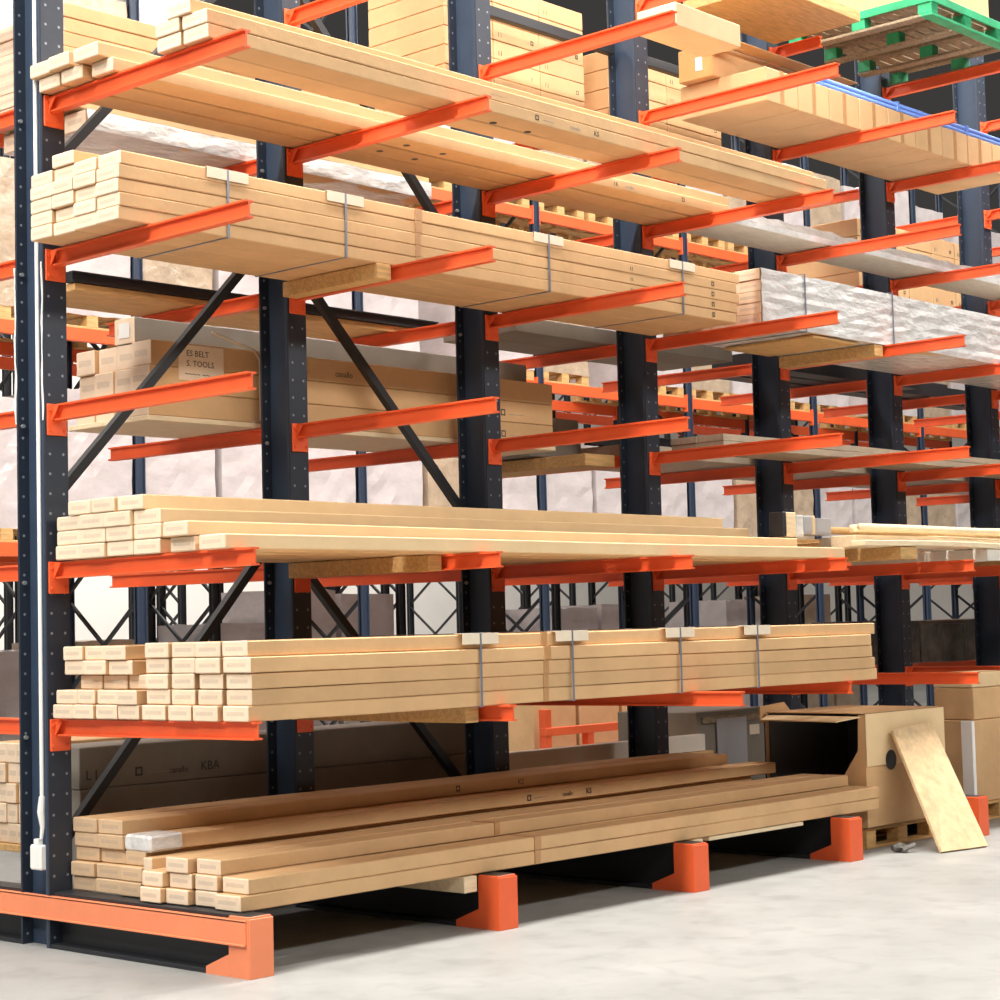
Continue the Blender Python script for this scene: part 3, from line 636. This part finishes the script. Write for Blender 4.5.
# ------------------------------------------------------------------ pallet racking beyond the next aisle
def upright(x, y0, y1, h, label, far=False):
    e = empty('rack_upright', (x, y0, 0), label, 'rack upright', 'upright frames of the pallet racks')
    for yy in (y0, y1):
        b = MB(); b.box(x-.05, x+.05, yy-.012, yy+.012, 0, h, .002); b.box(x-.05, x-.04, yy-.035, yy+.035, 0, h, .002); b.box(x+.04, x+.05, yy-.035, yy+.035, 0, h, .002)
        b.build('post', 'rackblue' if not far else 'black', e)
    b = MB(); n = int(h/.9)
    for k in range(n):
        z = .2+k*.9
        b.bar((x, y0, z), (x, y1, z+.85), .03, .03, 0, (1, 0, 0)); b.bar((x, y1, z), (x, y0, z+.85), .03, .03, 0, (1, 0, 0))
    b.build('brace_lattice', 'black', e)
def beam(x0, x1, y, z, label):
    b = MB(); b.box(x0+.05, x1-.05, y-.025, y+.025, z-.12, z, .004); b.box(x0+.05, x0+.06, y-.04, y+.03, z-.17, z+.04, .002); b.box(x1-.06, x1-.05, y-.04, y+.03, z-.17, z+.04, .002)
    o = b.build('rack_beam', 'orange', org=((x0+x1)/2, y, z)); tag(o, label, 'rack beam', 'orange beams of the pallet racks', 'thing')
def pallet_load(x, y, z, w, d, h, label, film=True, m='film'):
    e = empty('pallet_load', (x, y, z), label, 'pallet load', 'pallet loads in the far racks')
    pallet_parts(e, x-w/2, x+w/2, y-d/2, y+d/2, z, 'timber', 'timber', near=False)
    if not film: m = 'film_brown'
    b = MB(); rs = []; N = 24
    for i in range(9):
        zz_ = z+.12+(h+.03)*i/8; ring = []
        for k in range(N):
            t = 2*math.pi*k/N; cx, cy = math.cos(t), math.sin(t); mxx = max(abs(cx), abs(cy)); g = 1+R.uniform(-.012, .012)
            ring.append((x+cx/mxx*w/2*g, y+cy/mxx*d/2*g, zz_+R.uniform(-.01, .01)))
        rs.append(ring)
    b.quadgrid(rs, 0, False); b.f.append(tuple(range(8*N, 9*N))); b.m.append(0)
    b.build('stretch_film', m, e)
BAY = 2.75
X0 = 1.95
bays = 8
for i in range(bays):
    upright(X0+i*BAY, 5.5, 6.6, 8.4, 'blue-black laced rack frame beyond the aisle, %s from the near end, first row' % ORD[i])
for i in range(8):
    upright(X0+2.4+i*BAY, 7.4, 8.5, 8.4, 'laced rack frame, %s from the near end, second row' % ORD[i], True)
for i in range(7):
    upright(X0+4.1+i*BAY, 9.4, 10.5, 8.4, 'laced rack upright, %s from the near end, third row' % ORD[i], True)
for i in range(7):
    upright(X0+6+i*BAY, 12.5, 13.6, 8.4, 'laced rack frame, %s from the near end, last row' % ORD[i], True)
lev = {'low': 2.42, 'mid': 4.32, 'high': 6.25}
for i in range(bays-1):
    xa = X0+i*BAY; xb = xa+BAY
    for ln, z in lev.items():
        for yy, nn in ((5.5, 'front'), (6.6, 'rear')):
            beam(xa, xb, yy, z, 'orange %s beam at the %s level, %s bay of the first pallet rack' % (nn, ln, ORD[i]))
        for k in range(3):
            r_ = R.random(); x = xa+.47+k*.9
            h = R.uniform(.95, 1.35)
            pn = ('near', 'middle', 'far')[k]
            if ln == 'mid' and i in (2, 3, 5) and k == 1: continue
            pallet_load(x, 6.05, z+.002, .82, 1.1, h, '%s pallet load at the %s level, %s, %s bay of the first pallet rack' % ('pale film-wrapped' if r_ < .8 else 'brown film-wrapped', ln, pn, ORD[i]), r_ < .8)
for i in range(6):
    for k in range(3):
        if (i*3+k) % 5 == 2: continue
        x = X0+2.4+i*BAY+.47+k*.9
        pallet_load(x, 7.95, 0, .82, 1.0, R.uniform(1.1, 2.0), 'pallet load on the floor of the second rack row, %s place' % (ORD[i]+' bay '+('near', 'middle', 'far')[k]), R.random() < .5)
for i in range(6):
    xa = X0+2.4+i*BAY
    for ln, z in (('low', 2.42), ('mid', 4.32)):
        beam(xa, xa+BAY, 7.4, z, 'orange beam at the %s level, %s bay of the second rack row' % (ln, ORD[i]))
# low orange stillage seen behind the base load
e = empty('steel_stillage', (9, 4.1, 0), 'low orange steel frame standing in the next aisle', 'stillage')
for xx in (8.45, 9.1, 9.75): MB().box(xx, xx+.09, 4.0, 4.09, 0, .78 if xx < 8.5 else .55, .004).build('post', 'orange', e)
MB().box(8.44, 10.2, 3.985, 4.075, .52, .60, .004).build('rail', 'orange', e)
MB().box(8.45, 10.2, 4.0, 4.8, .10, .16, .004).build('deck', 'orange', e)
for k in range(3):
    carton(8.5+k*.7, 9.15+k*.7, 4.2, 4.8, .17, .95, 'brown carton behind the low orange steel frame, %s from the near end' % ORD[k], 'cartons behind the orange frame', ('kraft', 'kraft'), name='square_carton', wob=0)

# ------------------------------------------------------------------ light
def area(loc, sx, sy, power, col=(1, .96, .9), rot=(0, 0, 0)):
    d = bpy.data.lights.new('ceiling_or_fill_lamp', 'AREA'); d.shape = 'RECTANGLE'; d.size = sx; d.size_y = sy; d.energy = power; d.color = col
    o = bpy.data.objects.new('ceiling_or_fill_lamp', d); C.objects.link(o); o.location = loc; o.rotation_euler = rot; return o
area((2, -1.9, 10.0), 26, .6, 3500)
area((2, -13, 9.0), 26, 1.0, 1500, rot=(math.radians(68), 0, 0))  # added fill light, tilted to brighten the aisle-facing fronts
area((-9, .3, 8.5), 1.0, 7, 500, rot=(0, math.radians(-45), 0))
area((8, 3.7, 10.0), 28, .8, 1050)
area((14, 18.5, 9.0), 30, .8, 2200, rot=(math.radians(30), 0, 0))  # added light, tilted to brighten the wall behind the dark uprights
area((12, 9.9, 10.0), 28, .8, 1500)

w = bpy.data.worlds.new('hall'); bpy.context.scene.world = w; w.use_nodes = True
w.node_tree.nodes['Background'].inputs[0].default_value = (1, .95, .90, 1); w.node_tree.nodes['Background'].inputs[1].default_value = .04

# ------------------------------------------------------------------ camera
yaw, pitch, roll, fpx = .8322, .0654, -.0254, 1943.13
F = Vector((math.sin(yaw)*math.cos(pitch), math.cos(yaw)*math.cos(pitch), math.sin(pitch)))
Rt = Vector((math.cos(yaw), -math.sin(yaw), 0)); U = Rt.cross(F)
r2 = Rt*math.cos(roll)+U*math.sin(roll); u2 = -Rt*math.sin(roll)+U*math.cos(roll)
cd = bpy.data.cameras.new('camera'); cd.sensor_width = 36; cd.lens = fpx*36/1000; cd.clip_end = 200
co = bpy.data.objects.new('camera', cd); C.objects.link(co)
mw = Matrix((r2, u2, -F)).transposed().to_4x4(); mw.translation = Vector((-5.9963, -8.6226, 1.6)); co.matrix_world = mw
sc = bpy.context.scene; sc.camera = co
for o in bpy.data.objects:
    if 'org' in o: del o['org']
vs = sc.view_settings; vs.view_transform = 'Standard'; vs.look = 'None'; vs.gamma = 1; vs.exposure = .2; vs.use_curve_mapping = False
